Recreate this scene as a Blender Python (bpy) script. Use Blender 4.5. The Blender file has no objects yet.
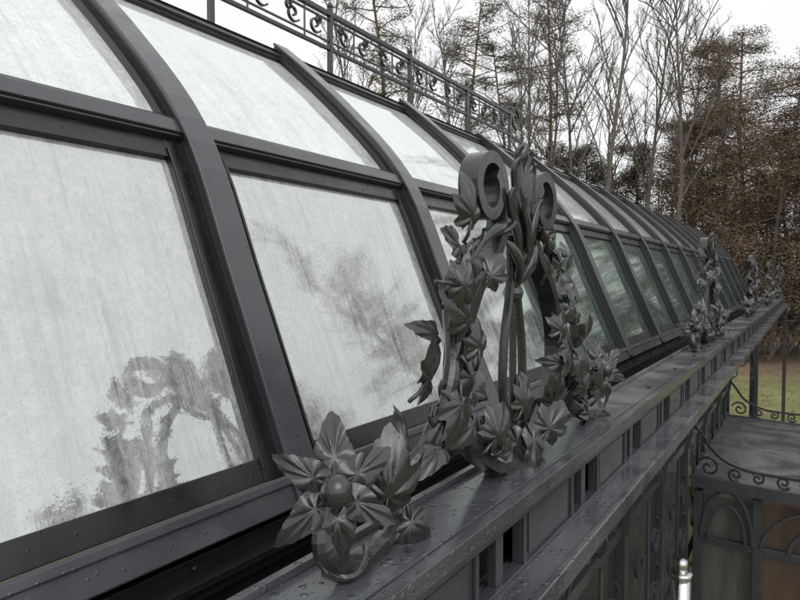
import bpy, math, random
import numpy as np
from mathutils import Vector as V
random.seed(7); np.random.seed(7)
sc=bpy.context.scene
GZ=-3.4          # garden level below the eye; everything is lifted at the end so that the ground is z=0
G=.70            # metres per drawing unit for gutter, ornaments, facade and porch drawings
GS=GZ/G
# ------------------------------------------------------------ helpers
class MB:
    def __init__(s): s.v=[];s.f=[];s.m=[]
    def face(s,idx,m=0): s.f.append(idx); s.m.append(m)
    def box(s,x0,x1,y0,y1,z0,z1,m=0):
        b=len(s.v)
        for x in(x0,x1):
            for y in(y0,y1):
                for z in(z0,z1): s.v.append((x,y,z))
        for q in((0,1,3,2),(4,6,7,5),(0,4,5,1),(2,3,7,6),(0,2,6,4),(1,5,7,3)):
            s.face([b+i for i in q],m)
    def sweep(s,pts,rw,rh,side,n=8,rect=False,m=0,closed=False):
        pts=[V(p) for p in pts];N=len(pts);side0=V(side)
        if not hasattr(rw,'__len__'): rw=[rw]*N
        if not hasattr(rh,'__len__'): rh=[rh]*N
        if rect: sec=[(-1,-1),(1,-1),(1,1),(-1,1)]
        else: sec=[(math.cos(2*math.pi*i/n),math.sin(2*math.pi*i/n)) for i in range(n)]
        k=len(sec);b=len(s.v)
        for i in range(N):
            t=pts[min(i+1,N-1)]-pts[max(i-1,0)]
            t.normalize()
            sd=side0-t*t.dot(side0)
            if sd.length<1e-4: sd=t.orthogonal()
            sd.normalize();u=t.cross(sd)
            for a,c in sec: s.v.append(tuple(pts[i]+sd*(a*rw[i])+u*(c*rh[i])))
        for i in range(N-1):
            j=i+1
            for q in range(k):
                r=(q+1)%k
                s.face([b+i*k+q,b+i*k+r,b+j*k+r,b+j*k+q],m)
        s.face([b+q for q in range(k)][::-1],m); s.face([b+(N-1)*k+q for q in range(k)],m)
    def ball(s,c,r,m=0,n=12,sx=1,sy=1,sz=1):
        b=len(s.v);h=n//2
        for i in range(h+1):
            th=math.pi*i/h
            for j in range(n):
                ph=2*math.pi*j/n
                s.v.append((c[0]+sx*r*math.sin(th)*math.cos(ph),c[1]+sy*r*math.sin(th)*math.sin(ph),c[2]+sz*r*math.cos(th)))
        for i in range(h):
            for j in range(n):
                k=(j+1)%n
                s.face([b+i*n+j,b+(i+1)*n+j,b+(i+1)*n+k,b+i*n+k],m)
    def tris(s,arr,m=0):
        b=len(s.v);arr=arr.reshape(-1,3)
        s.v.extend(map(tuple,arr.tolist()))
        for i in range(len(arr)//3): s.f.append([b+3*i,b+3*i+1,b+3*i+2]); s.m.append(m)
    def mesh(s,name,mats,smooth=False,k=1):
        me=bpy.data.meshes.new(name);me.from_pydata([(x*k,y*k,z*k) for x,y,z in s.v] if k!=1 else s.v,[],s.f)
        for mt in mats: me.materials.append(mt)
        me.polygons.foreach_set('material_index',s.m)
        if smooth: me.polygons.foreach_set('use_smooth',[True]*len(s.f))
        me.update();return me
    def obj(s,name,mats,parent=None,smooth=False,bevel=0,k=1):
        o=bpy.data.objects.new(name,s.mesh(name,mats,smooth,k));sc.collection.objects.link(o)
        if parent: o.parent=parent
        if bevel:
            b=o.modifiers.new('b','BEVEL');b.width=bevel;b.segments=2;b.limit_method='ANGLE'
        return o
def empty(name,loc=(0,0,0)):
    o=bpy.data.objects.new(name,None);sc.collection.objects.link(o);o.location=loc;return o
def catmull(P,n=6):
    P=[V(p) for p in P];out=[]
    for i in range(len(P)-1):
        p0=P[max(i-1,0)];p1=P[i];p2=P[i+1];p3=P[min(i+2,len(P)-1)]
        for k in range(n):
            t=k/n
            out.append(.5*((2*p1)+(p2-p0)*t+(2*p0-5*p1+4*p2-p3)*t*t+(3*p1-p0-3*p2+p3)*t**3))
    out.append(P[-1]);return out
def spiral(c,r0,r1,a0,a1,n=24):
    return [(c[0]+(r0+(r1-r0)*i/n)*math.cos(math.radians(a0+(a1-a0)*i/n)),
             c[1]+(r0+(r1-r0)*i/n)*math.sin(math.radians(a0+(a1-a0)*i/n))) for i in range(n+1)]
# ------------------------------------------------------------ materials
class NT:
    def __init__(s,name):
        s.mat=bpy.data.materials.new(name);s.mat.use_nodes=True;s.t=s.mat.node_tree
        s.b=s.t.nodes['Principled BSDF']
    def n(s,typ): return s.t.nodes.new(typ)
    def l(s,a,b): s.t.links.new(a,b)
    def coord(s,which='Object',scale=(1,1,1),rot=0):
        c=s.n('ShaderNodeTexCoord');m=s.n('ShaderNodeMapping');m.inputs['Scale'].default_value=scale
        m.inputs['Rotation'].default_value=(0,0,rot)
        s.l(c.outputs[which],m.inputs['Vector']);return m.outputs['Vector']
    def noise(s,vec,scale,detail=4,rough=.55,dist=0):
        x=s.n('ShaderNodeTexNoise');x.inputs['Scale'].default_value=scale;x.inputs['Detail'].default_value=detail
        x.inputs['Roughness'].default_value=rough;x.inputs['Distortion'].default_value=dist
        s.l(vec,x.inputs['Vector']);return x.outputs['Fac']
    def mr(s,v,a,b,c=0,d=1):
        x=s.n('ShaderNodeMapRange');x.inputs['From Min'].default_value=a;x.inputs['From Max'].default_value=b
        x.inputs['To Min'].default_value=c;x.inputs['To Max'].default_value=d;s.l(v,x.inputs['Value']);return x.outputs['Result']
    def math(s,op,a,b=0):
        x=s.n('ShaderNodeMath');x.operation=op
        for i,q in enumerate((a,b)):
            if isinstance(q,(int,float)): x.inputs[i].default_value=q
            else: s.l(q,x.inputs[i])
        return x.outputs[0]
    def clamp(s,a):
        x=s.n('ShaderNodeClamp');s.l(a,x.inputs[0]);return x.outputs[0]
    def mix(s,f,a,b):
        x=s.n('ShaderNodeMix');x.data_type='RGBA'
        if isinstance(f,(int,float)): x.inputs[0].default_value=f
        else: s.l(f,x.inputs[0])
        for i,q in((6,a),(7,b)):
            if isinstance(q,tuple): x.inputs[i].default_value=(*q,1)
            else: s.l(q,x.inputs[i])
        return x.outputs[2]
    def bump(s,h,st,dist=.01,to=None):
        x=s.n('ShaderNodeBump');x.inputs['Strength'].default_value=st;x.inputs['Distance'].default_value=dist
        s.l(h,x.inputs['Height']);s.l(x.outputs[0],(to or s.b.inputs['Normal']));return x.outputs[0]
    def drops(s,scale,size=.34,keep=.5):
        v=s.coord();vo=s.n('ShaderNodeTexVoronoi');vo.inputs['Scale'].default_value=scale;s.l(v,vo.inputs['Vector'])
        sp=s.n('ShaderNodeSeparateColor');s.l(vo.outputs['Color'],sp.inputs[0])
        sz=s.mr(sp.outputs[0],keep,1,0,size)
        return s.clamp(s.math('MULTIPLY',s.math('SUBTRACT',sz,vo.outputs['Distance']),6))
def metal(name,c1,c2,r0,r1,spec=.5,bs=.15,coat=0,big=6,dr=0):
    k=NT(name);v=k.coord()
    n1=k.noise(v,big,6);n2=k.noise(v,160,2);n3=k.noise(v,big*2.2,4,.6)
    k.l(k.mix(k.mr(n1,.35,.7),c1,c2),k.b.inputs['Base Color'])
    k.b.inputs['Specular IOR Level'].default_value=spec
    k.b.inputs['Coat Weight'].default_value=coat;k.b.inputs['Coat Roughness'].default_value=.12
    if dr:
        d=k.drops(dr);k.l(k.math('SUBTRACT',k.mr(n3,.38,.62,r0,r1),k.math('MULTIPLY',d,r0*.8)),k.b.inputs['Roughness'])
        k.bump(k.math('ADD',k.math('MULTIPLY',n2,bs),k.math('MULTIPLY',d,.8)),.5,.0025)
    else:
        k.l(k.mr(n3,.38,.62,r0,r1),k.b.inputs['Roughness']);k.bump(n2,bs,.002)
    return k.mat
M_metal=metal('anthracite_paint',(.038,.041,.047),(.052,.055,.062),.24,.40,.6,.12,.3,6,75)
M_dark=metal('black_sash_paint',(.010,.0105,.012),(.017,.018,.020),.2,.38,.45,.1,.15,6,75)
M_iron=metal('cast_iron_paint',(.017,.018,.020),(.032,.033,.036),.18,.34,.6,.3,.35,20,110)
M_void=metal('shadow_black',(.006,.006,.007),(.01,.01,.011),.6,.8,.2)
M_steel=metal('stainless',(.5,.5,.5),(.62,.62,.61),.15,.3);M_steel.node_tree.nodes['Principled BSDF'].inputs['Metallic'].default_value=1
k=NT('wet_gutter_paint');v=k.coord();n1=k.noise(v,9,6,.6);n2=k.noise(v,3.4,5,.6,.5);n3=k.noise(v,170,2);dr=k.drops(55,.45,.30);dr2=k.drops(130,.38,.35)
wet=k.mr(n2,.42,.60);dd=k.clamp(k.math('ADD',dr,dr2))
k.l(k.mix(wet,k.mix(n1,(.080,.085,.092),(.110,.115,.122)),(.062,.066,.073)),k.b.inputs['Base Color'])
k.l(k.math('MULTIPLY',k.mr(wet,0,1,.34,.15),k.math('SUBTRACT',1,k.math('MULTIPLY',dd,.75))),k.b.inputs['Roughness']);k.b.inputs['Specular IOR Level'].default_value=.9
k.bump(k.math('ADD',k.math('MULTIPLY',n3,.06),k.math('MULTIPLY',dd,1.0)),.7,.004);M_wet=k.mat
def glassmat(name,light,mid,clear,lo,hi,c0,c1,refl,far_amt,vtop):
    k=NT(name)
    uv=k.coord('UV')
    def sc2(a,b,rot=0): return k.coord('UV',(a,b,1),rot)
    n1=k.noise(sc2(42,1.6,.02),1,4,.6,.5);n2=k.noise(sc2(95,3.4,-.02),1,3,.6,.3);n4=k.noise(sc2(24,.55,.01),1,2,.5);n5=k.noise(sc2(15,1.2,.015),1,4,.6,.5)
    big=k.noise(uv,1.9,5,.62,.4);big2=k.noise(uv,5.5,5,.68,.6);med=k.noise(sc2(64,44),1,5,.8);mist=k.noise(sc2(16,12),1,6,.72,.3)
    vor=k.n('ShaderNodeTexVoronoi');vor.inputs['Scale'].default_value=115;k.l(uv,vor.inputs['Vector'])
    drop=k.mr(vor.outputs['Distance'],.12,.42,1,0)
    sx=k.n('ShaderNodeSeparateXYZ');k.l(uv,sx.inputs[0])
    low=k.mr(sx.outputs[1],vtop-.8,vtop,1.4,.35)
    patch=k.math('MULTIPLY',k.mr(big,.36,.58,.10,1),low)
    line=k.mr(k.math('ABSOLUTE',k.math('SUBTRACT',n4,.5)),0,.014,1,0)
    line=k.math('MULTIPLY',k.clamp(line),k.mr(n2,.42,.55))
    st=k.math('ADD',k.math('MULTIPLY',k.mr(n1,lo,hi),.50),k.math('MULTIPLY',k.mr(n2,.56,.70),.28))
    st=k.math('ADD',st,k.math('MULTIPLY',k.mr(n5,.46,.62),.25))
    st=k.math('MULTIPLY',st,patch)
    blot=k.math('MULTIPLY',k.mr(big2,.50,.66),k.mr(big,.40,.6))
    st=k.math('ADD',st,k.math('MULTIPLY',blot,.36))
    st=k.math('ADD',st,k.math('MULTIPLY',line,.4))
    st=k.math('ADD',st,k.math('MULTIPLY',k.mr(med,.40,.70),.46))
    st=k.math('ADD',st,k.math('MULTIPLY',k.mr(mist,.40,.70),.34))
    st=k.clamp(k.math('SUBTRACT',st,.06))
    far=k.mr(sx.outputs[0],c0,c1,0,far_amt)
    farS=k.clamp(k.math('SUBTRACT',far,k.math('MULTIPLY',k.mr(n1,.42,.60,.30,0),k.mr(big2,.35,.62,.2,1))))
    col=k.mix(st,light,mid)
    col=k.mix(farS,col,clear)
    col=k.mix(k.math('MULTIPLY',drop,k.math('SUBTRACT',.28,k.math('MULTIPLY',farS,.22))),col,(.26,.275,.27))
    k.l(col,k.b.inputs['Base Color'])
    k.b.inputs['Roughness'].default_value=.55
    k.bump(k.math('ADD',drop,k.math('MULTIPLY',n1,.5)),.3,.002)
    gl=k.n('ShaderNodeBsdfGlossy');gl.inputs['Roughness'].default_value=.035
    k.l(k.mix(farS,(.91,.95,.94),(.66,.80,.70)),gl.inputs['Color'])
    k.bump(k.math('ADD',k.math('MULTIPLY',drop,.6),n1),.04,.001,gl.inputs['Normal'])
    fr=k.n('ShaderNodeFresnel');fr.inputs['IOR'].default_value=1.5
    fac=k.clamp(k.math('ADD',k.math('MULTIPLY',fr.outputs[0],.85),k.math('ADD',refl,k.math('MULTIPLY',st,.16))))
    mx=k.n('ShaderNodeMixShader');k.l(fac,mx.inputs[0]);k.l(k.b.outputs[0],mx.inputs[1]);k.l(gl.outputs[0],mx.inputs[2])
    k.l(mx.outputs[0],k.t.nodes['Material Output'].inputs[0])
    return k.mat
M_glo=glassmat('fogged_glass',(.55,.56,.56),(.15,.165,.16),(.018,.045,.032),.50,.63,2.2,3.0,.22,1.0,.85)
M_glu=glassmat('fogged_sky_white_roof_glass',(.82,.83,.84),(.46,.48,.48),(.16,.19,.18),.56,.75,4,9,.18,.65,3.7)  # fog plus sky reflection painted in as a whiter base colour than below
# ------------------------------------------------------------ greenhouse profile
A=V((-1.006,-.416));B=V((-1.358,.359));C=V((-1.98,.965))
def nrm(a,b): t=(b-a).normalized();return V((t.y,-t.x))
AB=(B-A);BC=(C-B)
kp=[A-AB*.25,A,(A+B)/2+nrm(A,B)*.008,B+nrm(A,C)*.004,(B+C)/2+nrm(B,C)*.026,C,C+BC*.12+V((-.02,-.01))]
tab=catmull(kp,14);cum=[0]
for i in range(1,len(tab)): cum.append(cum[-1]+(tab[i]-tab[i-1]).length)
s_off=cum[14];cum=np.array(cum)-s_off;tx=np.array([p.x for p in tab]);tz=np.array([p.y for p in tab])
sB=cum[42];sC=cum[70]
XM=-3.15
def P0(s): return V((float(np.interp(s,cum,tx)),float(np.interp(s,cum,tz))))
def tg(s): return (P0(s+.03)-P0(s-.03)).normalized()
def arc(s,off=0,mir=False):
    t=tg(s);p=P0(s)+V((t.y,-t.x))*off
    return (2*XM-p.x if mir else p.x),p.y
def tang(s,mir=False):
    t=tg(s);return V((-t.x if mir else t.x,0,t.y))
Y0R=1.03-5;Y1R=Y0R+18
gh=empty('greenhouse')
for mir in(False,True):
    fr=MB();sash=MB();gl=MB();uvs=[]
    NR=int(round(Y1R-Y0R))
    SS=np.linspace(-.10,sC+.05,26)
    for i in range(NR+1):
        y=Y0R+i
        fr.sweep([(arc(s,.006,mir)[0],y,arc(s,.006,mir)[1]) for s in SS],.034,.036,(0,1,0),rect=True)
        fr.sweep([(arc(s,.047,mir)[0],y,arc(s,.047,mir)[1]) for s in SS],.043,.0055,(0,1,0),rect=True)
    def lon(mb,s,off,w,h,y0,y1):
        x,z=arc(s,off,mir);mb.sweep([(x,y0,z),(x,y1,z)],w,h,tang(s,mir),rect=True)
    for i in range(NR):
        y0=Y0R+i+.034;y1=Y0R+i+1-.034
        lon(fr,sB,.006,.032,.026,y0,y1); lon(fr,sB-.004,.036,.022,.0045,y0,y1)
        lon(fr,sC-.0,.006,.024,.020,y0,y1); lon(fr,-.075,.008,.036,.034,y0,y1);lon(fr,-.052,.046,.010,.005,y0,y1)
        for s0,s1,w,k_ in((-.038,sB-.033,.027,0),(sB+.033,sC-.025,.012,1)):
            for yy in(y0+w,y1-w):
                sash.sweep([(arc(s,.004,mir)[0],yy,arc(s,.004,mir)[1]) for s in np.linspace(s0,s1,10)],w,.012,(0,1,0),rect=True)
                yq=yy+(w-.004)*(1 if yy<(y0+y1)/2 else -1)
                sash.sweep([(arc(s,.018,mir)[0],yq,arc(s,.018,mir)[1]) for s in np.linspace(s0+w,s1-w,10)],.004,.003,(0,1,0),rect=True)
            lon(sash,s0+w,.0035,w,.011,y0+2*w,y1-2*w);lon(sash,s1-w,.0035,w,.011,y0+2*w,y1-2*w)
            ss=np.linspace(s0,s1,12);b=len(gl.v)
            for s in ss:
                x,z=arc(s,0,mir);gl.v+= [(x,y0,z),(x,y1,z)]
            for j in range(11):
                gl.face([b+2*j,b+2*j+1,b+2*j+3,b+2*j+2],k_)
                uvs+=[(y0,ss[j]+2*k_),(y1,ss[j]+2*k_),(y1,ss[j+1]+2*k_),(y0,ss[j+1]+2*k_)]
    sfx='_rear' if mir else ''
    fr.obj('ribs'+sfx,[M_metal],gh,bevel=.003 if not mir else 0)
    sash.obj('sashes'+sfx,[M_dark],gh,bevel=.002 if not mir else 0)
    g=gl.obj('glass_panes'+sfx,[M_glo,M_glu],gh,smooth=True)
    ul=g.data.uv_layers.new(name='UVMap')
    ul.data.foreach_set('uv',[c for t in uvs for c in t])
rb=MB()
xs,zs=arc(sC+.03,.0)
rp=[(xs+.03,zs+.02),(-2.62,1.31),(XM,1.40),(2*XM+2.62,1.31),(2*XM-xs-.03,zs+.02)]
b=len(rb.v)
for x,z in rp: rb.v+=[(x,Y0R-.05,z),(x,Y1R+.05,z)]
for j in range(4): rb.face([b+2*j,b+2*j+1,b+2*j+3,b+2*j+2])
for yy in(Y0R-.03,Y1R+.03):
    P=[arc(s) for s in np.linspace(-.1,sC,14)]+[(-2.62,1.29),(XM,1.38),(2*XM+2.62,1.29)]+[arc(s,0,True) for s in np.linspace(sC,-.1,14)]+[(2*XM+.95,-.9),(-.95,-.9)]
    b=len(rb.v);rb.v+=[(x,yy,z) for x,z in P];rb.face(list(range(b,b+len(P))))
rb.obj('ridge_and_gables',[M_metal],gh)
ap=MB()
ap.box(-1.02,-.950,Y0R,Y1R,-.80,-.525)
ap.box(-.950,-.918,Y0R,Y1R,-.575,-.558)
ap.box(-.95,-.930,Y0R,Y1R,-.60,-.5755)
ap.box(-.95,-.60,Y0R,Y1R,-.80,-.74)
for i in range(40):
    y=Y0R+.2+i*.5
    if y<Y1R: ap.ball((-.947,y,-.543),.007,n=8)
ap.obj('sill_apron',[M_dark],gh,bevel=.003)
# ------------------------------------------------------------ gutter & cornice (drawing units)
H=-.62;GE=23.6
gu=empty('gutter_cornice')
g=MB()
g.box(-.90,-.668,-5,GE,H-.03,H)
g.box(-.90,-.880,-5,GE,H-.25,H-.031)
g.box(-.899,-.879,-5,GE,H+.0005,H+.018)
g.box(-.675,-.650,-5,GE,H-.030,H+.012)
g.box(-.706,-.698,-5,GE,H+.0005,H+.005)
y=-3.1
while y<GE:
    g.box(-.878,-.707,y,y+.035,H+.0005,H+.003);y+=2.9
g.obj('gutter_top',[M_wet],gu,bevel=.002,k=G)
f=MB()
f.box(-.76,-.735,-5,GE,-.8225,-.651,1)
f.box(-.695,-.652,-5,GE,-.667,-.651)
f.box(-.695,-.655,-5,GE,-.8225,-.812)
y=-4.9;k_=0
while y<GE-.8:
    w=.44 if k_%2==0 else .045
    f.box(-.695,-.668,y,y+w,-.812,-.667)
    if w>.1:
        f.box(-.668,-.657,y,y+.018,-.812,-.667); f.box(-.668,-.657,y+w-.018,y+w,-.812,-.667)
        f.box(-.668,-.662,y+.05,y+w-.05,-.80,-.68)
    y+=w+.12;k_+=1
f.obj('fascia',[M_metal,M_void],gu,bevel=.0015,k=G)
l=MB()
l.box(-.72,-.560,-5,GE,-.838,-.8225)
l.box(-.575,-.552,-5,GE,-.878,-.815)
l.box(-.90,-.577,-5,GE,-.868,-.8385)
l.obj('cornice_ledge',[M_wet],gu,bevel=.003,k=G)
bt=MB()
for y in [-.5+i*.83 for i in range(28)]:
    bt.sweep([(-.745,y,H),(-.745,y,H+.007)],.013,.013,(1,0,0),n=6)
    bt.sweep([(-.745,y,H+.007),(-.745,y,H+.013)],.008,.008,(1,0,0),n=8)
bt.obj('bolts',[M_metal],gu,k=G)
# ------------------------------------------------------------ wrought iron ornament
def leafmesh(mb,p,t,n,L,lob=5,cup=.25,th=.0045,wid=1.0):
    p=V(p);t=V(t).normalized();n=V(n);n=(n-t*n.dot(t)).normalized();b=n.cross(t)
    lobes=[(0,1.15,50),(57,.86,38),(-57,.86,38),(115,.66,40),(-115,.66,40)] if lob==5 else [(0,1,1),(30,.1,1),(-30,.1,1)]
    NA=52;c=p+t*(.36*L);rings=[.0,.3,.6,.85,1.0]
    def rad(a):
        if lob==5:
            r=.42
            for la,ll,w in lobes:
                d=abs((a-la+180)%360-180)
                if d<w: r=max(r,ll*(1-(d/w)**1.0*.54))
            if abs(abs(a)-180)<20: r=.25
            return r*(1+.04*math.sin(math.radians(a)*21))
        return (.62+.50*max(0,1-abs(a)/44)**1.2)*(1+.028*math.sin(math.radians(a)*21))
    for side in(1,-1):
        base=len(mb.v)
        mb.v.append(tuple(c+n*(side*th)))
        for ri in rings[1:]:
            for i in range(NA):
                a=-180+360*i/NA;r=rad(a)*ri*L*.62
                x=r*math.cos(math.radians(a));yy=r*math.sin(math.radians(a))*wid
                vein=0
                for la,ll,w in lobes:
                    d=abs((a-la+180)%360-180); vein=max(vein,1-d/11)
                z=-cup*(x*x+1.3*yy*yy)/(L*.62)-.055*L*max(0,vein)*(1-abs(ri-.55))+side*th*(1.02-ri)
                z+= .05*L*abs(yy)/(L*.62) if lob==5 else .16*abs(yy)
                z+=.03*L*math.sin(a*.09+ri*3)*ri
                mb.v.append(tuple(c+t*x+b*yy+n*z))
        for i in range(NA):
            j=(i+1)%NA;q=[base,base+1+i,base+1+j]
            mb.face(q if side>0 else q[::-1])
            for r in range(3):
                q=[base+1+r*NA+i,base+1+(r+1)*NA+i,base+1+(r+1)*NA+j,base+1+r*NA+j]
                mb.face(q if side>0 else q[::-1])
    mb.sweep([tuple(p-t*(.10*L)-n*.01),tuple(p+t*.05*L),tuple(c)],[.006,.006,.003],[.006,.006,.003],(n.x+.01,n.y,n.z),n=6)
def ornament(name,Yc):
    rnd=random.Random(int(Yc*100));root=empty(name,(-.814*G,Yc*G,H*G))
    bars=MB();lv=MB();fl=MB()
    for sg in(-1,1):
        q=lambda d,z,x=0:(x,sg*d,z)
        s2=spiral((.225,.885),.062,.100,-235,180,44)
        path=[q(a,b) for a,b in s2]
        path+=[tuple(v) for v in catmull([q(.125,.885),q(.118,.80),q(.17,.70),q(.30,.585),q(.385,.43),q(.385,.27),q(.29,.115),q(.12,.02),q(0,.008)],7)][2:]
        bars.sweep(path,.032,.018,(1,0,0),rect=True)
        ip=[tuple(v) for v in catmull([q(0,.10),q(.05,.16),q(.08,.27),q(.07,.42),q(.035,.55),q(.02,.66),q(.03,.76)],7)]
        bars.sweep(ip,.016,.013,(1,0,0),n=8)
        vp=[tuple(v) for v in catmull([q(.95,.17,.0),q(.975,.085,.02),q(.91,.018,.03),q(.80,.012,.02),q(.70,.045),q(.62,.12,-.02),q(.55,.21,.01),q(.485,.33,.03),q(.42,.47,0),q(.38,.60,-.03),q(.31,.70,.0),q(.21,.76,.03),q(.12,.79,.03)],7)]
        n=len(vp)
        bars.sweep(vp,[.027-.010*i/n+.003*math.sin(i*.9) for i in range(n)],[.027-.010*i/n+.003*math.sin(i*.9+1) for i in range(n)],(1,0,0),n=9)
        tw=[(p[0]+.026*math.cos(i*.45),p[1]+.012*math.sin(i*.45),p[2]+.022*math.sin(i*.45)) for i,p in enumerate(vp)]
        bars.sweep(tw[6:],.0085,.0085,(1,0,0),n=6)
        for d,z,r,a in((.56,.27,.03,0),(.72,.10,.028,200),(.30,.20,.03,120)):
            s3=[q(u,w,.03) for u,w in spiral((d,z),.008,r,a,a+480,22)];bars.sweep(s3,.006,.006,(1,0,0),n=6)
        for d,z,L,ang in((.50,.60,.20,-80),(.61,.37,.21,-80),(.35,.42,.15,-10),(.44,.50,.16,60),(.70,.215,.17,-30),
                         (.80,.13,.18,20),(.70,.05,.15,160),(.37,.78,.16,20),(.33,.68,.15,150),(.43,.70,.13,80),
                         (.57,.19,.15,100),(.48,.30,.15,170),(.27,.15,.16,-30),(.15,.09,.16,60),(.53,.47,.13,60),
                         (.42,.36,.15,200),(.03,.20,.14,-20),(.40,.22,.14,120),(.02,.09,.14,190),(.36,.30,.13,-60),(.26,.62,.13,-30)):
            a=math.radians(ang+rnd.uniform(-22,22))
            t=V((rnd.uniform(-.1,.45),sg*math.sin(a),math.cos(a)))
            nn=V((1,rnd.uniform(-1.1,.3),rnd.uniform(-.3,.9)))
            lb=3 if rnd.random()<.3 else 5
            leafmesh(lv,(rnd.uniform(.005,.055),sg*d-t.y*L*.3,z-t.z*L*.3),t,nn,L*rnd.uniform(.9,1.1),lob=lb,cup=rnd.uniform(.15,.6),wid=.74 if lb==3 else rnd.uniform(.88,1))
        c=V((.03,sg*.955,.195));ax=V((.62,-.66,.25)).normalized();e1=(V((0,0,1))-ax*ax.z).normalized();e2=ax.cross(e1)
        fl.ball(tuple(c+ax*.034),.033,n=20)
        for j,(aa,ll) in enumerate(((0,.16),(66,.13),(125,.14),(185,.15),(245,.13),(306,.14))):
            a=math.radians(aa+rnd.uniform(-8,8));dr_=(e1*math.cos(a)+e2*math.sin(a))
            leafmesh(fl,c+dr_*.004-ax*.01,dr_+ax*rnd.uniform(-.25,.3),ax+dr_*rnd.uniform(-.25,.25),ll,lob=3,cup=rnd.uniform(.2,.65),wid=.70)
        bars.sweep([tuple(c),(.0,sg*.95,.17)],.016,.016,(0,1,0),n=8)
        def blade(P,w,th=.011):
            pp=catmull(P,6);n=len(pp)
            ww=[w*(.25+.95*math.sin(math.pi*min(1,(i/(n-1))**.8*.97)))*(1 if i<n-1 else .2)for i in range(n)]
            fl.sweep([tuple(a) for a in pp],[max(th*.5,x*.5) for x in ww],ww,(1,0,0),n=8)
        blade([q(0,.68,.02),q(.035,.80,.035),q(.05,.90,.03),q(.075,.965,.035),q(.062,1.0,.05)],.022)
        blade([q(.0,.64,.02),q(.05,.74,.04),q(.085,.82,.035),q(.115,.865,.04),q(.115,.90,.05)],.022)
        blade([q(.0,.60,.02),q(.045,.66,.045),q(.09,.71,.04),q(.12,.73,.03)],.020)
        blade([q(.0,.70,.05),q(.02,.78,.06),q(.055,.84,.06),q(.07,.88,.07)],.016)
        blade([q(.0,.74,.03),q(.02,.87,.045),q(.03,.97,.03),q(.048,1.02,.035),q(.038,1.04,.05)],.020)
    fl.sweep([tuple(a) for a in catmull([(0,0,.56),(.02,0,.70),(.035,0,.84),(.02,0,.97),(.035,.01,1.06)],7)],[.012,.014,.018,.02,.022]*5+[.02,.018,.012,.004],[.014,.016,.02,.024,.028]*5+[.02,.014,.01,.004],(1,0,0),n=10)
    bars.sweep([(0,0,.0),(0,0,.30),(0,0,.62)],.013,.013,(1,0,0),n=8)
    bars.box(-.04,.04,-.13,.13,-.002,.012);bars.box(-.03,.03,-.93,-.80,-.002,.010);bars.box(-.03,.03,.80,.93,-.002,.010)
    bars.ball((0,0,.57),.034,n=12)
    bars.obj('scroll_bars',[M_iron],root,bevel=.003,k=G)
    lv.obj('vine_leaves',[M_iron],root,smooth=True,k=G);fl.obj('flowers_and_acanthus',[M_iron],root,smooth=True,k=G)
    return root
for y in (1.9,6.55,11.9,17.1,22.3): ornament('wrought_iron_ornament',y)
# ------------------------------------------------------------ roof railing
rr=MB();XR=-2.6;ZB=1.47;ZT=1.69
ya,yb=-3.5,5.95
for z,w in((ZB,.012),(ZT,.016),(ZB+.045,.006),(ZT-.04,.007)):
    rr.box(XR-w,XR+w,ya,yb,z-w*.8,z+w*.8)
y=yb
while y>ya:
    rr.box(XR-.014,XR+.014,y-.014,y+.014,1.30,ZT+.04);rr.ball((XR,y,ZT+.055),.022,n=10)
    for k_ in range(2):
        c=y-.24-k_*.46
        for sg in(-1,1):
            for (cy,cz,r,a0,a1) in((sg*.1,ZB+.115,.055,-90,330),(sg*.135,ZT-.07,.03,90,-330)):
                s=[(XR,c+u,w) for u,w in spiral((cy,cz),.012,r,a0,a1,22)]
                rr.sweep(s,.009,.005,(1,0,0),rect=True)
        rr.sweep([(XR,c,ZB),(XR,c,ZT)],.007,.007,(1,0,0),n=5)
    y-=.95
s=[(XR,yb+u,w) for u,w in spiral((.14,ZB+.18),.03,.13,0,520,34)];rr.sweep(s,.012,.007,(1,0,0),rect=True)
s=[(XR,yb+u,w) for u,w in spiral((.09,ZT+.10),.02,.08,180,-260,30)];rr.sweep(s,.012,.006,(1,0,0),rect=True)
rr.sweep([tuple(v) for v in catmull([(XR,yb,ZB),(XR,yb+.4,ZB-.03),(XR,yb+.8,ZB-.10),(XR,yb+1.15,ZB-.06)],6)],.012,.008,(1,0,0),rect=True)
s=[(XR,yb+u+1.15,w) for u,w in spiral((.0,ZB+.03),.02,.10,-90,270,30)];rr.sweep(s,.012,.007,(1,0,0),rect=True)
rr.obj('roof_railing',[M_iron])
# ------------------------------------------------------------ lower facade, wing
def plain(name,c1,c2,sc_,rough=.7,bs=.3,detail=5,scl=(1,1,1)):
    k=NT(name);v=k.coord('Object',scl);n=k.noise(v,sc_,detail)
    k.l(k.mix(k.mr(n,.3,.7),c1,c2),k.b.inputs['Base Color']);k.b.inputs['Roughness'].default_value=rough
    k.bump(k.noise(v,sc_*8,3),bs,.01);return k.mat
M_cream=plain('cream_curtain',(.34,.34,.30),(.66,.64,.57),14,.8,.3,4,(1,1,.12))  # stretched noise paints fold shade and reflections into the colour
M_peach=plain('peach_curtain',(.40,.23,.16),(.66,.43,.32),12,.8,.3,4,(1,1,.12))  # same painted fold bands in peach
k=NT('clear_glass');k.b.inputs['Base Color'].default_value=(.06,.07,.07,1);k.b.inputs['Roughness'].default_value=.04
tr=k.n('ShaderNodeBsdfTransparent');tr.inputs[0].default_value=(.93,.94,.93,1);mx=k.n('ShaderNodeMixShader')
lw=k.n('ShaderNodeLayerWeight');lw.inputs[0].default_value=.35
k.l(k.mr(lw.outputs['Fresnel'],0,1,.12,.8),mx.inputs[0]);k.l(tr.outputs[0],mx.inputs[1]);k.l(k.b.outputs[0],mx.inputs[2])
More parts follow.
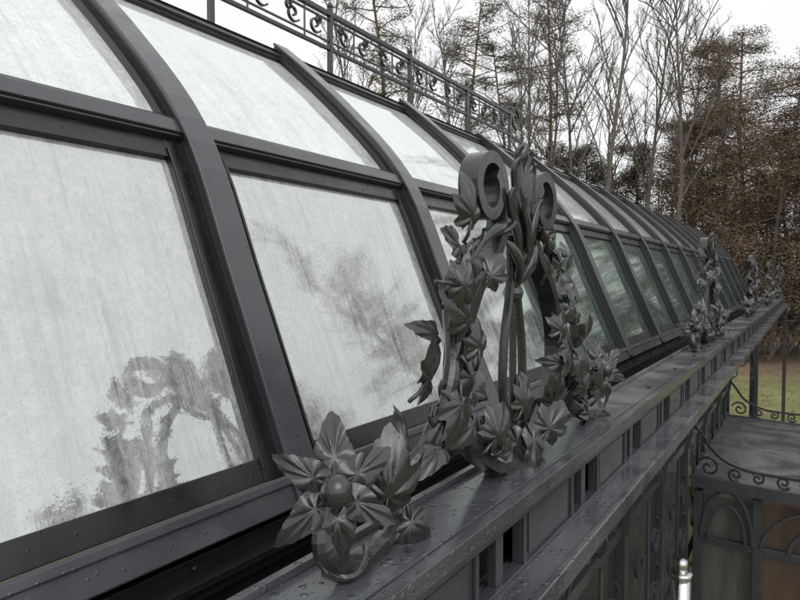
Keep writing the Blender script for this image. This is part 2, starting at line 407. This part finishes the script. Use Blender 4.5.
k.l(mx.outputs[0],k.t.nodes['Material Output'].inputs[0]);M_cg=k.mat
fa=MB();XF=-.80;FE=8.4
fa.box(XF-.06,XF+.02,-5,23.4,-1.0,-.868)
for z in(-1.32,-2.35,-3.4,-4.6): fa.box(XF-.04,XF+.012,-5,FE,z-.03,z+.03)
for i in range(13):
    y=-3.7+i
    fa.box(XF-.05,XF+.03,y-.035,y+.035,GS,-.90)
    s=[(XF+.03+u,y,w) for u,w in spiral((.10,-1.0),.015,.085,90,500,26)];fa.sweep(s,.010,.006,(0,1,0),rect=True)
    fa.sweep([tuple(v) for v in catmull([(XF+.03,y,-1.35),(XF+.06,y,-1.15),(XF+.16,y,-.95),(XF+.22,y,-.88)],5)],.010,.008,(0,1,0),rect=True)
    if i==12: break
    for sg in(-1,1):
        for cz,r in((-1.6,.12),(-1.95,.17),(-1.16,.07)):
            s=[(XF+.035,y+.5+sg*u,w) for u,w in spiral((.2,cz),.015,r,-60*sg,420,26)]
            fa.sweep(s,.010,.007,(1,0,0),rect=True)
    fa.sweep([(XF+.035,y+.5,-1.32),(XF+.035,y+.5,-2.35)],.01,.01,(1,0,0),n=6)
fa.obj('facade_ironwork',[M_metal],gh,k=G)
fg=MB();fg.box(XF-.02,XF-.012,-5,FE,-4.8,-1.0);fg.obj('facade_glass',[M_cg],gh,k=G)
wi=MB();wi.box(-5.2,-.64,14.1,GE*G,-.50,-.44,0);wi.box(-5.2,-1.9,14.02,GE*G-.2,GZ,-.51,1)
wi.box(-1.15,-1.05,-4,3.4,GZ,-.82,1);wi.box(-3.0,-2.6,3.4,14,GZ,-.82,1)
wi.box(-3.0,-.955,3.4,14.0,-.90,-.83,2)
wi.obj('inner_walls_and_flat_roof',[M_wet,M_cream,M_dark],gh)
for yy in(9.9,23.2):
    po=empty('portico_post',(-.62*G,yy*G,0))
    p=MB();p.sweep([(0,0,GS),(0,0,-.905)],.05,.05,(1,0,0),rect=True);p.box(-.075,.075,-.075,.075,GS,GS+.15);p.box(-.07,.065,-.07,.07,-.905,-.88)
    for sg in(-1,1):
        p.sweep([tuple(v) for v in catmull([(0,sg*.05,-1.9),(0,sg*.12,-1.5),(0,sg*.32,-1.12),(0,sg*.6,-.93)],7)],.014,.010,(1,0,0),rect=True)
        s=[(0,sg*u,w) for u,w in spiral((.18,-1.08),.015,.12,90,560,28)];p.sweep(s,.014,.008,(1,0,0),rect=True)
        s=[(0,sg*u,w) for u,w in spiral((.42,-1.28),.012,.09,160,620,28)];p.sweep(s,.014,.007,(1,0,0),rect=True)
    p.obj('shaft',[M_metal],po,k=G)
# ------------------------------------------------------------ porch
pc=empty('entrance_porch');m=MB()
x0,x1,y0,y1=-.765,2.2,5.42,8.0;zr=-1.60
def slab(mb,x0,x1,y0,y1,za,zb,th,mi=0):
    b=len(mb.v)
    mb.v+=[(x0,y0,za),(x1,y0,zb),(x1,y1,zb),(x0,y1,za),(x0,y0,za-th),(x1,y0,zb-th),(x1,y1,zb-th),(x0,y1,za-th)]
    for q in((0,1,2,3),(7,6,5,4),(0,4,5,1),(1,5,6,2),(2,6,7,3),(3,7,4,0)): mb.face([b+i for i in q],mi)
slab(m,x0,x1,y0,y1,zr,zr-.08,.03)
m.obj('roof_sheet',[M_wet],pc,k=G)
m=MB()
for i in range(1,4):
    xx=x0+i*.75;z=zr-.08*(xx-x0)/(x1-x0)
    m.box(xx-.010,xx+.010,y0,y1,z,z+.014)
for yy in(y0-.03,y1):
    slab(m,x0,x1+.03,yy,yy+.03,zr+.02,zr-.06,.10)
m.box(x1,x1+.03,y0,y1,zr-.21,zr-.05)
for yy in(y0+.06,y1-.06):
    for xx in(-.72,-.30,.35,1.05,1.75,2.12): m.box(xx-.032,xx+.032,yy-.032,yy+.032,GS,zr-.12)
    for zz in(-2.12,-3.4,-4.7): m.box(-.72,2.12,yy-.025,yy+.025,zz-.03,zz+.03)
    for xa,xb in((-.27,1.02),(-.69,-.33)):
        c=(xa+xb)/2;rr_=(xb-xa)/2
        for kk,r2 in enumerate((rr_,rr_*.72)):
            m.sweep([(c+r2*math.cos(t),yy-.03-.003*kk,-2.09+ .40*r2/rr_*math.sin(t)) for t in np.linspace(0,math.pi,20)],.014,.012,(0,1,0),rect=True)
m.obj('porch_frame',[M_metal],pc,bevel=.003,k=G)
m=MB();m.box(-.70,2.1,y0+.058,y0+.064,-4.8,-1.75);m.obj('porch_glass',[M_cg],pc,k=G)
m=MB();m.box(-.70,-.33,y0+.20,y0+.23,GS,-1.72,1);m.box(-.28,2.1,y0+.20,y0+.23,GS,-1.72,0);m.obj('porch_curtains',[M_peach,M_cream],pc,k=G)
m=MB()
for yy in(y0-.015,y1+.015):
    m.sweep([tuple(v) for v in catmull([(-.77,yy,-1.16),(-.70,yy,-1.24),(-.60,yy,-1.38),(-.45,yy,-1.47),(-.2,yy,-1.50),(.5,yy,-1.50),(1.3,yy,-1.52),(2.2,yy,-1.53)],7)],.012,.010,(0,1,0),rect=True)
    for cx_,r,a in((-.64,.085,20),(-.45,.055,150),(-.30,.05,0),(-.13,.05,180),(.05,.045,0),(.25,.045,180),(.45,.045,0),(.7,.045,180),(.95,.045,0),(1.25,.045,180),(1.6,.045,0),(1.95,.045,180)):
        s=[(u,yy,w) for u,w in spiral((cx_,-1.60+r+.01),.01,r,a,a+500,26)];m.sweep(s,.010,.008,(0,1,0),rect=True)
m.obj('porch_cresting',[M_iron],pc,k=G)
sp=MB();px,py=-.50,3.25
sp.sweep([(px,py,GS),(px,py,-1.47)],.045,.045,(1,0,0),n=24)
sp.sweep([(px,py,-1.475),(px,py,-1.47),(px,py,-1.45),(px,py,-1.445)],[.05,.056,.056,.05],[.05,.056,.056,.05],(1,0,0),n=24)
sp.sweep([(px,py,-1.445),(px,py,-1.40),(px,py,-1.385),(px,py,-1.38)],[.036,.036,.03,.012],[.036,.036,.03,.012],(1,0,0),n=24)
sp.obj('stainless_post',[M_steel],None,smooth=True,k=G)
# ------------------------------------------------------------ ground
k=NT('lawn');v=k.coord();n1=k.noise(v,.35,5);n2=k.noise(v,14,4);n3=k.noise(v,1.6,6,.75);n4=k.noise(v,.9,4,.6)
gr=k.mix(k.mr(n2,.3,.7),(.11,.135,.035),(.22,.25,.075));gr=k.mix(k.mr(n4,.4,.65),gr,(.26,.25,.10));li=k.mix(k.mr(n2,.3,.7),(.15,.10,.06),(.27,.19,.12))
sx=k.n('ShaderNodeSeparateXYZ');k.l(v,sx.inputs[0])
dist=k.mr(sx.outputs[1],23,27);f1=k.math('ADD',k.mr(n3,.48,.66,0,.85),k.math('ADD',dist,k.mr(n1,.52,.68,0,.5)))
k.l(k.mix(k.clamp(f1),gr,li),k.b.inputs['Base Color']);k.b.inputs['Roughness'].default_value=.9;k.bump(n2,.8,.05)
m=MB();m.v=[(-300,-300,GZ),(300,-300,GZ),(300,300,GZ),(-300,300,GZ)];m.face([0,1,2,3]);m.obj('ground',[k.mat])
k=NT('paving');v=k.coord();bk=k.n('ShaderNodeTexBrick');bk.inputs['Scale'].default_value=2;k.l(v,bk.inputs['Vector'])
bk.inputs['Color1'].default_value=(.22,.21,.2,1);bk.inputs['Color2'].default_value=(.16,.155,.15,1);bk.inputs['Mortar'].default_value=(.07,.07,.065,1)
k.l(bk.outputs['Color'],k.b.inputs['Base Color']);k.b.inputs['Roughness'].default_value=.5
m=MB();m.box(-2.6,2.2,-6,6.4,GZ+.004,GZ+.05);m.obj('paved_path',[k.mat])
# ------------------------------------------------------------ trees
M_bark=plain('grey_bark',(.085,.07,.06),(.165,.14,.12),4)
M_pbark=plain('pine_bark',(.15,.08,.05),(.28,.15,.09),3)
def folmat(name,c1,c2,c3):
    k=NT(name);v=k.coord();n1=k.noise(v,.55,2);n2=k.noise(v,5,2)
    c=k.mix(k.mr(n1,.35,.65),c1,c2);c=k.mix(k.mr(n2,.5,.7),c,c3)
    k.l(c,k.b.inputs['Base Color']);k.b.inputs['Roughness'].default_value=.8
    k.b.inputs['Specular IOR Level'].default_value=.2
    return k.mat
M_pine=folmat('pine_needles',(.07,.08,.045),(.115,.12,.065),(.16,.15,.09))
M_brown=folmat('russet_foliage',(.14,.10,.072),(.22,.16,.115),(.29,.215,.155))
M_olive=folmat('olive_conifer',(.06,.065,.038),(.10,.098,.058),(.15,.128,.078))
def cluster(mb,c,r,n,L,w,m,flat=.6):
    d=np.random.normal(size=(n,3));d/=np.linalg.norm(d,axis=1)[:,None]
    o=np.array(c)+d*(r*np.random.rand(n,1)**.5)*np.array([1,1,flat])
    a=np.random.normal(size=(n,3));a/=np.linalg.norm(a,axis=1)[:,None];a[:,2]*=.6
    s=np.cross(a,d);s/=np.linalg.norm(s,axis=1)[:,None]+1e-6
    t=np.stack([o-s*w,o+s*w,o+a*L*(.6+.8*np.random.rand(n,1))],axis=1)
    mb.tris(t,m)
def limb(mb,p,d,L,r0,r1,n,jit,rnd,sides=4,droop=0,m=0):
    pts=[V(p)];dd=V(d).normalized()
    for i in range(n):
        dd=(dd+V((rnd.uniform(-1,1),rnd.uniform(-1,1),rnd.uniform(-1,1)+droop))*jit).normalized()
        pts.append(pts[-1]+dd*(L/n))
    rs=[r0+(r1-r0)*i/n for i in range(n+1)]
    mb.sweep([tuple(x) for x in pts],rs,rs,(0.3,1,.2) if abs(dd.y)<.8 else (1,0,.2),n=sides,m=m)
    return pts
def along(pts,t):
    k=t*(len(pts)-1);i=min(int(k),len(pts)-2);return pts[i].lerp(pts[i+1],k-i),(pts[i+1]-pts[i]).normalized()
def bare(seed,Ht,spread=1.,dens=1.):
    rnd=random.Random(seed);mb=MB()
    tr=limb(mb,(0,0,0),(rnd.uniform(-.05,.05),rnd.uniform(-.05,.05),1),Ht,.13*Ht/18,.015,14,.06,rnd,7,droop=.4)
    def rec(pts,L,lvl,n,t0):
        for i in range(n):
            t=t0+(1-t0)*(i+rnd.random())/n
            p,td=along(pts,min(t,.99));az=rnd.uniform(0,6.283)
            o=V((math.cos(az),math.sin(az),0));up=.9 if lvl==1 else .35
            d=(td*rnd.uniform(.6,1.2)+o*rnd.uniform(.5,.9)*spread+V((0,0,up*.4)))
            l=L*(1.15-t*.75)*rnd.uniform(.7,1.2)
            r=(.042,.017,.010,.007)[lvl-1]*(1.2-t*.5)
            q=limb(mb,p,d,l,r,r*.45 if lvl<4 else .003,(6,4,3,2)[lvl-1],.17,rnd,(5,4,3,3)[lvl-1],droop=.35)
            if lvl<4: rec(q,l*.5,lvl+1,int((0,6,4,3)[lvl]*dens)+ (1 if lvl<3 else 0),.2)
    rec(tr,Ht*.28,1,int(18*dens),.35)
    return mb.mesh('bare_tree_mesh%d'%seed,[M_bark])
def pine(seed,Ht,t0=.5,fol=None,dens=1.,wid=.2,cr=.42,tri=(.2,.03),bark=None,round_=True,nb=60,ncl=7,nt=26):
    rnd=random.Random(seed);mb=MB()
    tr=limb(mb,(0,0,0),(0,0,1),Ht,.16*Ht/16,.03,12,.04,rnd,8,droop=.4)
    for i in range(nb):
        t=t0+(1-t0)*(i+rnd.random())/nb;p,_=along(tr,min(t,.99));az=rnd.uniform(0,6.283)
        rel=(t-t0)/(1-t0);prof=(math.sin(math.pi*(.18+.75*rel))**.7 if round_ else (1.05-rel))
        l=Ht*wid*prof*rnd.uniform(.55,1.25)
        q=limb(mb,p,(math.cos(az),math.sin(az),rnd.uniform(-.15,.5)),l,.035,.01,5,.16,rnd,4)
        for j in range(int(ncl*dens)):
            c,_=along(q,rnd.uniform(.3,1));off=V([rnd.gauss(0,.18*max(l,.8)/2) for _ in range(3)])
            cluster(mb,c+off,cr*rnd.uniform(.6,1.2),int(nt*dens),tri[0],tri[1],1)
    for i in range(14):
        p,_=along(tr,rnd.uniform(.15,t0+.05));az=rnd.uniform(0,6.283);limb(mb,p,(math.cos(az),math.sin(az),.1),rnd.uniform(.5,1.8),.02,.006,3,.2,rnd,3)
    return mb.mesh('conifer_mesh%d'%seed,[bark or M_pbark,fol or M_pine])
def put(name,me,x,y,rz=0,s=1):
    o=bpy.data.objects.new(name,me);sc.collection.objects.link(o);o.location=(x,y,GZ-.05);o.rotation_euler=(0,0,rz);o.scale=(s,s,s);return o
bm=[bare(1,19,.9),bare(2,17,1.),bare(3,20,.75),bare(4,15,1.1,.9)]
pm=[pine(11,17,.50,wid=.16,nb=48,tri=(.11,.022),nt=42,cr=.6),pine(12,19,.58,wid=.14,nb=46,tri=(.11,.022),nt=42,cr=.6),pine(13,15,.42,wid=.17,nb=48,tri=(.11,.022),nt=42,cr=.6)]
rm=[pine(21,13.5,.10,M_brown,1.2,.25,.75,(.09,.022),M_bark,True,100,9,44),pine(22,12,.08,M_brown,1.2,.28,.75,(.09,.022),M_bark,True,100,9,44)]
om=[pine(31,11,.08,M_olive,1.2,.25,.6,(.11,.024),M_bark,True,95,8,38)]
T=[('bare_tree',bm[0],(-17.5,22.5)),('bare_tree',bm[1],(-15,27.5)),('bare_tree',bm[3],(-12.5,29)),
('bare_tree',bm[0],(-10.9,26.5)),('bare_tree',bm[1],(-9.2,28)),('bare_tree',bm[2],(-7.6,26.5)),('bare_tree',bm[0],(-6.3,29)),
('bare_tree',bm[1],(-4.6,27)),('bare_tree',bm[3],(-8.6,33)),('bare_tree',bm[2],(-13.5,35)),('bare_tree',bm[1],(-5.4,35)),('bare_tree',bm[2],(-18.5,31)),
('pine_tree',pm[1],(-16.6,24)),('pine_tree',pm[0],(-15.8,29.8)),('pine_tree',pm[2],(-22,32)),('pine_tree',pm[0],(-13.4,31)),('pine_tree',pm[1],(-12.2,33)),
('russet_tree',rm[0],(-3.2,31)),('russet_tree',rm[1],(-1.3,30)),('russet_tree',rm[0],(.6,33)),('russet_tree',rm[1],(2.4,30.5)),('russet_tree',rm[0],(-5.4,38)),
('pine_tree',pm[2],(-2.6,36)),('pine_tree',pm[2],(.3,39)),
('conifer_tree',om[0],(-10.2,33)),('conifer_tree',om[0],(-7.2,34)),('russet_tree',rm[1],(-5.2,33)),('conifer_tree',om[0],(-13.4,38)),('conifer_tree',om[0],(-1.0,35)),
('pine_tree',pm[1],(7,30)),('pine_tree',pm[0],(13,26)),('bare_tree',bm[0],(10,22)),('russet_tree',rm[0],(17,20)),('pine_tree',pm[2],(21,12)),('bare_tree',bm[2],(19,6)),('conifer_tree',om[0],(5,29)),('conifer_tree',om[0],(9,27)),('russet_tree',rm[1],(14,17))]  # unseen trees right of the view, added for dark reflections in the panes
for i,(n,me,(x,y)) in enumerate(T): put(n,me,x,y,i*1.7,random.uniform(.92,1.08))
dm=MB();rnd=random.Random(5)
for i in range(330):
    az=math.radians(rnd.uniform(-75,75));D=rnd.uniform(42,62);x,y=D*math.sin(az),D*math.cos(az);h=rnd.uniform(6,11)
    dm.sweep([(x,y,GZ),(x+rnd.uniform(-.4,.4),y,GZ+h)],[.16,.03],[.16,.03],(1,0,0),n=4,m=0)
    mi=1 if rnd.random()<.55 else 2
    for j in range(8):
        cluster(dm,(x+rnd.gauss(0,1.2),y+rnd.gauss(0,1.2),GZ+rnd.uniform(.3,1)*h),1.3,46,.35,.06,mi,.8)
dm.obj('distant_treeline',[M_bark,M_brown,M_olive])
um=MB()
for i in range(190):
    x=rnd.uniform(-22,12);y=rnd.uniform(28,37)
    for j in range(7):
        limb(um,(x,y,GZ),(rnd.uniform(-.6,.6),rnd.uniform(-.6,.6),1),rnd.uniform(1.2,4.2),.018,.005,4,.2,rnd,3)
    cluster(um,(x,y,GZ+1.2),1.5,60,.2,.03,1 if rnd.random()<.7 else 2,.8)
um.obj('undergrowth_shrubs',[M_bark,M_brown,M_olive])
lf=MB();N=6000
o=np.stack([np.random.uniform(-3,14,N),np.random.uniform(9,30,N),np.full(N,GZ+.02)],1)
a=np.random.normal(size=(N,3))*.06;a[:,2]=np.abs(a[:,2])*.3;b_=np.random.normal(size=(N,3))*.06;b_[:,2]=np.abs(b_[:,2])*.3
lf.tris(np.stack([o,o+a,o+b_],1),0);lf.obj('fallen_leaves',[M_brown])
# ------------------------------------------------------------ world, sun, camera
w=bpy.data.worlds.new('World');sc.world=w;w.use_nodes=True;t=w.node_tree;bg=t.nodes['Background']
sk=t.nodes.new('ShaderNodeTexSky');sk.sky_type='NISHITA';sk.sun_disc=False
el,azs=50,120
sk.sun_elevation=math.radians(el);sk.sun_rotation=math.radians(azs);sk.dust_density=4;sk.air_density=1
hs=t.nodes.new('ShaderNodeHueSaturation');hs.inputs['Saturation'].default_value=.14
t.links.new(sk.outputs[0],hs.inputs['Color'])
cn=t.nodes.new('ShaderNodeTexNoise');cn.inputs['Scale'].default_value=2.5;cn.inputs['Detail'].default_value=5
tc=t.nodes.new('ShaderNodeTexCoord');t.links.new(tc.outputs['Generated'],cn.inputs['Vector'])
mx=t.nodes.new('ShaderNodeMix');mx.data_type='RGBA';mx.inputs[0].default_value=.65
cr=t.nodes.new('ShaderNodeMapRange');cr.inputs['To Min'].default_value=7.9;cr.inputs['To Max'].default_value=9.4;t.links.new(cn.outputs['Fac'],cr.inputs['Value'])
cmb=t.nodes.new('ShaderNodeCombineColor')
for i,m_ in enumerate((.99,1,1.01)):
    q=t.nodes.new('ShaderNodeMath');q.operation='MULTIPLY';q.inputs[1].default_value=m_;t.links.new(cr.outputs[0],q.inputs[0]);t.links.new(q.outputs[0],cmb.inputs[i])
t.links.new(hs.outputs[0],mx.inputs[6]);t.links.new(cmb.outputs[0],mx.inputs[7]);t.links.new(mx.outputs[2],bg.inputs[0])
bg.inputs[1].default_value=.15
sd=bpy.data.lights.new('sun','SUN');sd.energy=.6;sd.angle=math.radians(45);sd.color=(1,.98,.95)
so=bpy.data.objects.new('sun',sd);sc.collection.objects.link(so)
d=V((math.sin(math.radians(azs))*math.cos(math.radians(el)),math.cos(math.radians(azs))*math.cos(math.radians(el)),math.sin(math.radians(el))))
so.rotation_euler=d.to_track_quat('Z','Y').to_euler()
cd=bpy.data.cameras.new('camera');cd.sensor_width=36;cd.lens=36*616/800;cd.clip_start=.02;cd.clip_end=1500
co=bpy.data.objects.new('camera',cd);sc.collection.objects.link(co);co.rotation_euler=(math.radians(90-2.05),0,math.radians(33.6));sc.camera=co
for o in sc.objects:
    if o.parent is None: o.location.z-=GZ
sc.view_settings.view_transform='Standard';sc.view_settings.look='None';sc.view_settings.exposure=0
